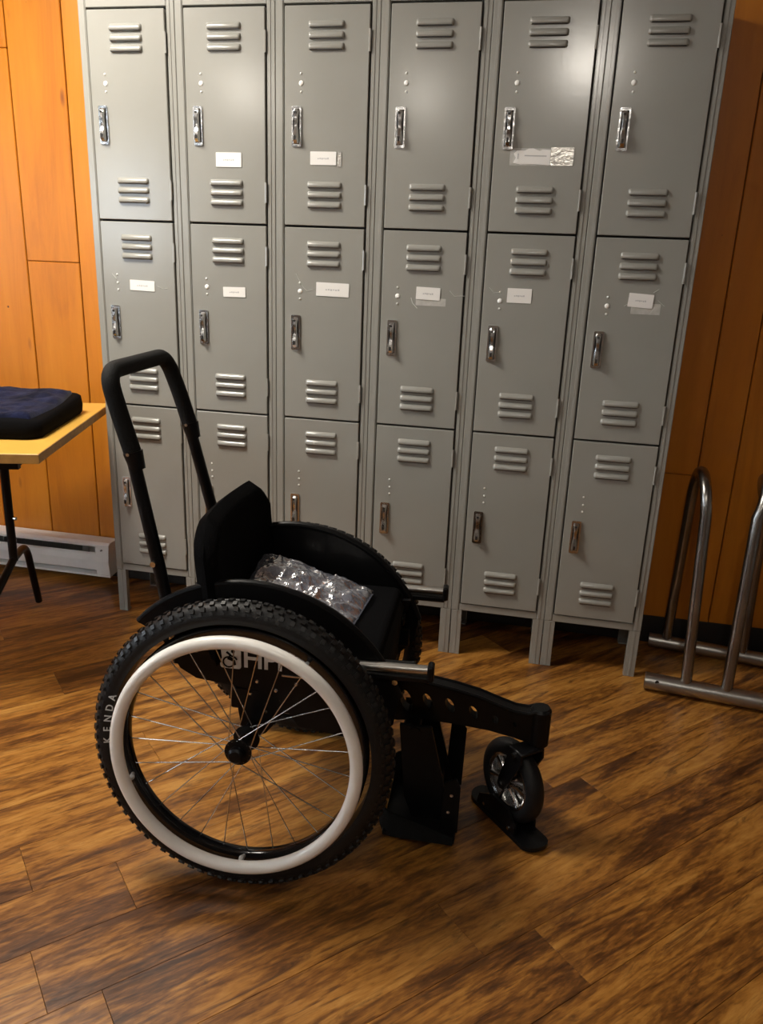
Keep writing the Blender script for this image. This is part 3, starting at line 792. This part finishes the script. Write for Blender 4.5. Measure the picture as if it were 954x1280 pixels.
# seat, front apron, backrest
b = MB(); b.box((.085, 0, .478), (.36, .376, .055), bev=.018, seg=3); wc_part('seat', b, M_fabric)
b = MB(); b.prism([(.262, .49), (.275, .47), (.262, .33), (.245, .33), (.240, .48)], -.185, .185); wc_part('calf_panel', b, M_fabric2)
def backrest():
    b = MB(); nx, nz = 24, 22; H0, H1 = .455, .762
    def pt(u, v, front):
        y = -.205 + .41 * u; z = H0 + (H1 - H0) * v
        # top corners are cut away
        e = abs(2 * u - 1)
        top = H1 - .068 * max(0, (e - .66) / .34) ** 1.5 - .004 * e
        z = H0 + (top - H0) * v
        lean = -.02 * v
        bulge = .018 * (1 - e ** 4) * (1 - (2 * v - 1) ** 6)
        wrap = .020 * e ** 3
        edge = min(1, (1 - e) / .10 + .0) ** .5 * min(1, min(v, 1 - v) / .08 + .0) ** .5
        x = -.092 + lean + wrap
        return Vector((x + (.030 * edge - .0 if front else -.026 * edge) + (-bulge * .4 if front else 0), y, z))
    F = [[b.bm.verts.new(pt(i / nx, j / nz, True)) for i in range(nx + 1)] for j in range(nz + 1)]
    B = [[b.bm.verts.new(pt(i / nx, j / nz, False)) for i in range(nx + 1)] for j in range(nz + 1)]
    for j in range(nz):
        for i in range(nx):
            b.bm.faces.new((F[j][i], F[j][i + 1], F[j + 1][i + 1], F[j + 1][i])); b.bm.faces.new((B[j][i + 1], B[j][i], B[j + 1][i], B[j + 1][i + 1]))
    bmesh.ops.remove_doubles(b.bm, verts=b.bm.verts[:], dist=1e-5)
    return b
br = wc_part('backrest', backrest(), M_fabric, 60)
# push bar
def hb(p, s_): return Vector((p[0], s_ * p[2], p[1]))
low = [(-.165, .44, .172), (-.205, .655, .165), (-.258, .893, .150)]
hp = [hb(p, -1) for p in low]; hq = [hb(p, 1) for p in low]
pbar = MB().tube(hp, .0135, 16).obj('push_bar', M_black, wc, 60)
MB().tube(hq, .0135, 16).obj('push_bar', M_black, wc, 60)
top = [hb((-.250, .872, .151), -1), hb((-.275, .955, .150), -1), hb((-.302, 1.040, .142), -1), hb((-.302, 1.040, .142), 1), hb((-.275, .955, .150), 1), hb((-.250, .872, .151), 1)]
MB().tube(fillet(top, [.02, .06, .06, .02], 8), .0178, 18).obj('foam_grip', M_foam, pbar, 60)
for s_ in (-1, 1):
    jp = hb((-.250, .873, .151), s_)
    MB().tube([jp - Vector((-.006, 0, .024)), jp + Vector((-.003, 0, .012))], [.0155, .0200], 16).obj('collar', M_black, pbar)
    MB().tube([jp + Vector((-.004, -.017, .010)), jp + Vector((-.004, -.0225, .010))], .0038, 10).obj('screw', M_steel, pbar)
    MB().tube([hb((-.208, .66, .178), s_), hb((-.208, .66, .186), s_)], .006, 10).obj('bolt', M_steel, pbar)
    # folding hinge at the bottom of the backrest
    MB().tube([(-.150, s_ * .19, .57), (-.165, s_ * .20, .545), (-.17, s_ * .195, .50)], [.003, .005, .006], 8).obj('release_lever', M_steel if s_ < 0 else M_black, wc)
# seat side rails ending in square caps
for s_ in (-1, 1):
    rl = MB().tube([(.10, s_ * .204, .480), (.20, s_ * .204, .493), (.366, s_ * .20, .496)], .0100, 14).obj('side_rail', M_alu, wc, 60)
    MB().box((.371, s_ * .20, .4925), (.013, .030, .036), bev=.004).obj('end_cap', M_black, rl)
    MB().box((.30, s_ * .20, .476), (.14, .020, .014), bev=.003).obj('rail_pad', M_black, rl)
    lv = MB().tube(fillet([(.16, s_ * .212, .448), (.255, s_ * .222, .448), (.268, s_ * .222, .452)], .01, 3), .0062, 10).obj('brake_lever', M_alu if s_ < 0 else M_black, wc, 60)
    MB().lathe([(0, -.004), (.006, -.004), (.006, .004), (0, .004)], Matrix.Translation((.300, s_ * .20, .462)), 10).obj('bolt', M_steel, rl)
    # posts tying the rails down to the frame
    MB().prism([(.21, .48), (.335, .485), (.345, .465), (.285, .38), (.25, .35), (.23, .40)] if s_ < 0 else [(.21, .48), (.290, .485), (.285, .46), (.26, .40), (.25, .36), (.23, .40)], s_ * .155 - .006, s_ * .155 + .006).obj('bracket', M_black, wc, 0)
# single front arm with lightening holes
def oval(cx, cz, w_, h_, tilt, n=14):
    o = []
    for k in range(n):
        a = 2 * PI * k / n; x = w_ / 2 * math.cos(a); z = h_ / 2 * math.sin(a)
        o.append((cx + x * math.cos(tilt) - z * math.sin(tilt), cz + x * math.sin(tilt) + z * math.cos(tilt)))
    return o
arm_top = [(.240, .372), (.30, .371), (.353, .363), (.42, .353), (.473, .341), (.52, .325), (.555, .314), (.585, .312), (.600, .318), (.628, .318)]
arm_bot = [(.632, .312), (.632, .242), (.625, .236), (.598, .236), (.56, .246), (.50, .258), (.43, .264), (.35, .268), (.29, .258), (.240, .262)]
holes = [oval(.308, .311, .026, .058, .32), oval(.357, .316, .019, .040, .42), oval(.408, .311, .018, .038, .45), oval(.462, .300, .017, .034, .45), oval(.512, .288, .014, .022, .45), oval(.556, .281, .009, .013, .45)]
ar = MB().prism(arm_top + arm_bot, -.016, .016, holes=holes).obj('front_arm', M_black, wc, 30)
fr_ = MB()
for s_ in (-1, 1):
    fr_.tube([(p[0], s_ * .017, p[1]) for p in arm_top], .004, 8)
fr_.obj('arm_flange', M_black, ar)
MB().lathe([(0, .0), (.024, .0), (.024, .085), (.019, .092), (0, .092)], Matrix.Translation((.612, 0, .232)) @ Matrix.Rotation(PI / 2, 4, 'X'), 24).obj('caster_barrel', M_black, ar)
# caster: heading and hub
CH = -.905; cc = Vector((.5654, .010, .1185))
cm = Matrix.Translation(cc) @ Matrix.Rotation(CH, 4, 'Z')      # local x rolls forward, y is the axle
inv = cm.inverted()
stem = Vector((.612, 0, .232)); st_l = inv @ stem
def cobj(name, mb, mt, parent, sm=40):
    o = mb.obj(name, mt, parent, sm); o.matrix_local = cm if parent is wc else Matrix.Identity(4); return o
b = MB(); prof = []
for k in range(20):
    a = math.radians(-125 + 250 * k / 19); prof.append((.0795 + .0205 * math.cos(a), .0215 * math.sin(a)))
b.lathe(prof, n=48, closed=True)
cw = cobj('caster_wheel', b, M_rubber, wc, 60)
b = MB(); b.lathe([(.071, .017), (.0655, .0185), (.060, .015), (.057, .004), (.057, -.004), (.060, -.015), (.0655, -.0185), (.071, -.017)], n=40, closed=True)
b.lathe([(.057, .004), (.03, .006), (.018, .014), (.018, -.014), (.03, -.006), (.057, -.004)], n=40, closed=True)
for k in range(6):
    a = 2 * PI * k / 6 + .2
    for s_ in (-1, 1):
        b.tube([(.016 * math.cos(a), s_ * .014, .016 * math.sin(a)), (.036 * math.cos(a), s_ * .012, .036 * math.sin(a)), (.061 * math.cos(a), s_ * .013, .061 * math.sin(a))], [.008, .0045, .0075], 8)
cobj('caster_rim', b, M_chrome, cw)
fk = MB()
for s_ in (-1, 1):
    y = s_ * .031
    fk.prism([(-.014, -.008), (-.004, -.015), (.010, -.012), (.015, 0), (st_l.x + .022, .085), (st_l.x + .020, .108), (st_l.x - .020, .108), (st_l.x - .024, .088), (-.012, .010)], y - .003, y + .003)
fk.box((st_l.x, 0, .107), (.046, .068, .010), bev=.003)
fk.tube([(0, -.035, 0), (0, .035, 0)], .007, 12)
fo = cobj('caster_fork', fk, M_black, wc)
for s_ in (-1, 1):
    cobj('axle_bolt', MB().tube([(0, s_ * .034, 0), (0, s_ * .040, 0)], .0055, 10).tube([(.016, s_ * .034, -.006), (.016, s_ * .038, -.006)], .004, 10), M_steel, fo)
cobj('headset_nut', MB().tube([(st_l.x, -.034, .098), (st_l.x, -.040, .098)], .007, 6), M_steel, fo)
# ski clamped under the caster
sk = MB()
ol = []
ski_c = inv @ Vector((0, 0, 0))
def ski_pts(): return rrect(.245, .070, .032, 7)
r_top, r_bot = [], []
for (x, y) in ski_pts():
    up = .0; xx = x - .002
    if xx > .075: up = (xx - .075) ** 2 * 3.2
    if xx < -.09: up = (xx + .09) ** 2 * 4
    r_bot.append(sk.bm.verts.new((xx, y, -.1185 + .0015 + up))); r_top.append(sk.bm.verts.new((xx, y, -.1185 + .0115 + up)))
n = len(r_bot)
for k in range(n): sk.bm.faces.new((r_bot[k], r_bot[(k + 1) % n], r_top[(k + 1) % n], r_top[k]))
sk.bm.faces.new(r_top); sk.bm.faces.new(r_bot[::-1])
so = cobj('caster_ski', sk, M_black, wc, 40)
cl = MB()
for s_ in (-1, 1):
    cl.prism([(-.085, -.108), (.060, -.108), (.058, -.085), (.030, -.052), (-.030, -.052), (-.078, -.080)], s_ * .029 - .003, s_ * .029 + .003)
cl.box((0, 0, -.1065), (.13, .062, .006))
cobj('ski_clamp', cl, M_black, so, 0)
for (x, z) in ((-.055, -.094), (.038, -.098)):
    cobj('bolt', MB().tube([(x, -.031, z), (x, -.035, z)], .004, 10), M_steel, so)
cobj('print', MB().box((.098, .000, -.1058), (.008, .050, .0008), rot=Matrix.Rotation(0, 3, 'Z')).box((.108, .000, -.1040), (.005, .024, .0008)), M_ski_mark, so, 0)
# footrest
b = MB()
for s_ in (-1, 1):
    b.prism([(.300, .275), (.372, .275), (.425, .06), (.425, .03), (.340, .03), (.318, .09)], s_ * .055 - .005, s_ * .055 + .005)
b.tube([(.335, -.065, .262), (.335, .065, .262)], .012, 12)
b.box((.322, 0, .16), (.014, .11, .20), rot=Matrix.Rotation(-.1, 3, 'Y'), bev=.004)
b.box((.39, 0, .10), (.03, .108, .03), bev=.004)
fr = wc_part('footrest_hanger', b, M_black)
MB().box((.360, 0, .028), (.165, .245, .012), bev=.004, seg=2).obj('foot_plate', M_black, fr)
def shell():
    b = MB(); path = []
    for k in range(17):
        a = -PI / 2 + PI * k / 16
        path.append((.300 - .040 * math.cos(a), .118 * math.sin(a)))
    path = [(.435, -.122)] + path + [(.435, .122)]
    lo, hi, lo2, hi2 = [], [], [], []
    for (x, y) in path:
        hgt = .085 - (.03 if x > .32 else 0) - (.012 if x > .42 else 0)
        l = Vector((x, y)) - Vector((.34, 0)); l.normalize(); o_ = l * .005
        lo.append(b.bm.verts.new((x, y, .022))); hi.append(b.bm.verts.new((x, y, hgt)))
        lo2.append(b.bm.verts.new((x + o_.x, y + o_.y, .022))); hi2.append(b.bm.verts.new((x + o_.x, y + o_.y, hgt)))
    for k in range(len(path) - 1):
        b.bm.faces.new((lo[k], lo[k + 1], hi[k + 1], hi[k])); b.bm.faces.new((lo2[k + 1], lo2[k], hi2[k], hi2[k + 1])); b.bm.faces.new((hi[k], hi[k + 1], hi2[k + 1], hi2[k])); b.bm.faces.new((lo[k + 1], lo[k], lo2[k], lo2[k + 1]))
    return b
shell().obj('heel_shell', M_fabric2, fr, 50)
MB().prism([(.405, .03), (.447, .03), (.450, .19), (.437, .21), (.412, .20)], .085, .091).obj('toe_plate', M_black, fr, 0)
MB().prism([(.405, .03), (.447, .03), (.447, .15), (.437, .17), (.412, .16)], -.091, -.085).obj('toe_plate', M_black, fr, 0)
for (x, z) in ((.428, .13), (.423, .085)):
    MB().tube([(x, -.092, z), (x, -.095, z)], .004, 8).obj('bolt', M_steel, fr)

# ------------------------------------------------------------------ plastic bag of parts on the seat
def wloc(x, y, z):
    c, s = math.cos(YAW), math.sin(YAW); return Vector((.90379 + x * c - y * s, -.85057 + x * s + y * c, z))
p0 = wloc(.060, .004, .5090)
bg = empty('plastic_bag', p0, YAW)
tag(bg, 'clear crinkled plastic bag of small parts lying on the black wheelchair seat', 'plastic bag')
def bag():
    b = MB(); nx, ny = 110, 90
    T, Bm = [], []
    def ridge(x, y, fx, fy, o, rot):
        c_, s_ = math.cos(rot), math.sin(rot); a, q = x * c_ + y * s_, -x * s_ + y * c_
        return (1 - abs(noise.noise(Vector((a * fx, q * fy, o)))) * 2.2)
    for j in range(ny + 1):
        a, c_ = [], []
        for i in range(nx + 1):
            u, v = i / nx, j / ny
            x = -.128 + .262 * u; y = -.125 + .245 * v
            x += .020 * (v - .5) * (u); y += .012 * math.sin(u * 5)
            edge = (min(1, min(u, 1 - u) / .14) ** .6) * (min(1, min(v, 1 - v) / .14) ** .6)
            base = .062 * (1 - u) ** 1.3 * (.35 + .65 * v) + .003
            cr = .010 * ridge(x, y, 9, 26, 3.1, .5) + .007 * ridge(x, y, 34, 14, 7.7, -.3) + .0035 * ridge(x, y, 60, 30, 1.7, 1.1) + .002 * ridge(x, y, 90, 110, 5.2, .2)
            thick = .020 * edge * (1 - .35 * u) + .003 + max(-.012, cr) * (.25 + .75 * edge ** .5)
            a.append(b.bm.verts.new((x, y, max(.0015, base + thick)))); c_.append(b.bm.verts.new((x, y, max(.001, base * .85 - .002))))
        T.append(a); Bm.append(c_)
    for j in range(ny):
        for i in range(nx):
            b.bm.faces.new((T[j][i], T[j][i + 1], T[j + 1][i + 1], T[j + 1][i])); b.bm.faces.new((Bm[j][i + 1], Bm[j][i], Bm[j + 1][i], Bm[j + 1][i + 1]))
    return b
bag().obj('film', M_bag, bg, 50)
b = MB(); b.box((-.045, .005, .047), (.075, .045, .004), rot=Matrix.Rotation(.2, 3, 'Y') @ Matrix.Rotation(.4, 3, 'Z')); b.obj('leaflet', M_paper, bg, 0)
for k, (x, y, z, a) in enumerate(((.03, .03, .024, .3), (.06, -.03, .020, 1.1), (.0, -.05, .03, 2.0), (.045, .0, .022, 2.6), (-.02, .05, .045, .8), (.08, .035, .016, 1.7))):
    dx, dy = .028 * math.cos(a), .028 * math.sin(a)
    MB().tube(fillet([(x - dx, y - dy, z), (x, y, z + .003), (x + dx * .4 - dy * .5, y + dy * .4 + dx * .5, z)], .008, 4), .0032, 8).obj('metal_fitting', M_steel, bg)
b = MB(); b.box((.01, .0, .020), (.05, .06, .012), bev=.004); b.obj('black_bracket', M_black, bg, 0)
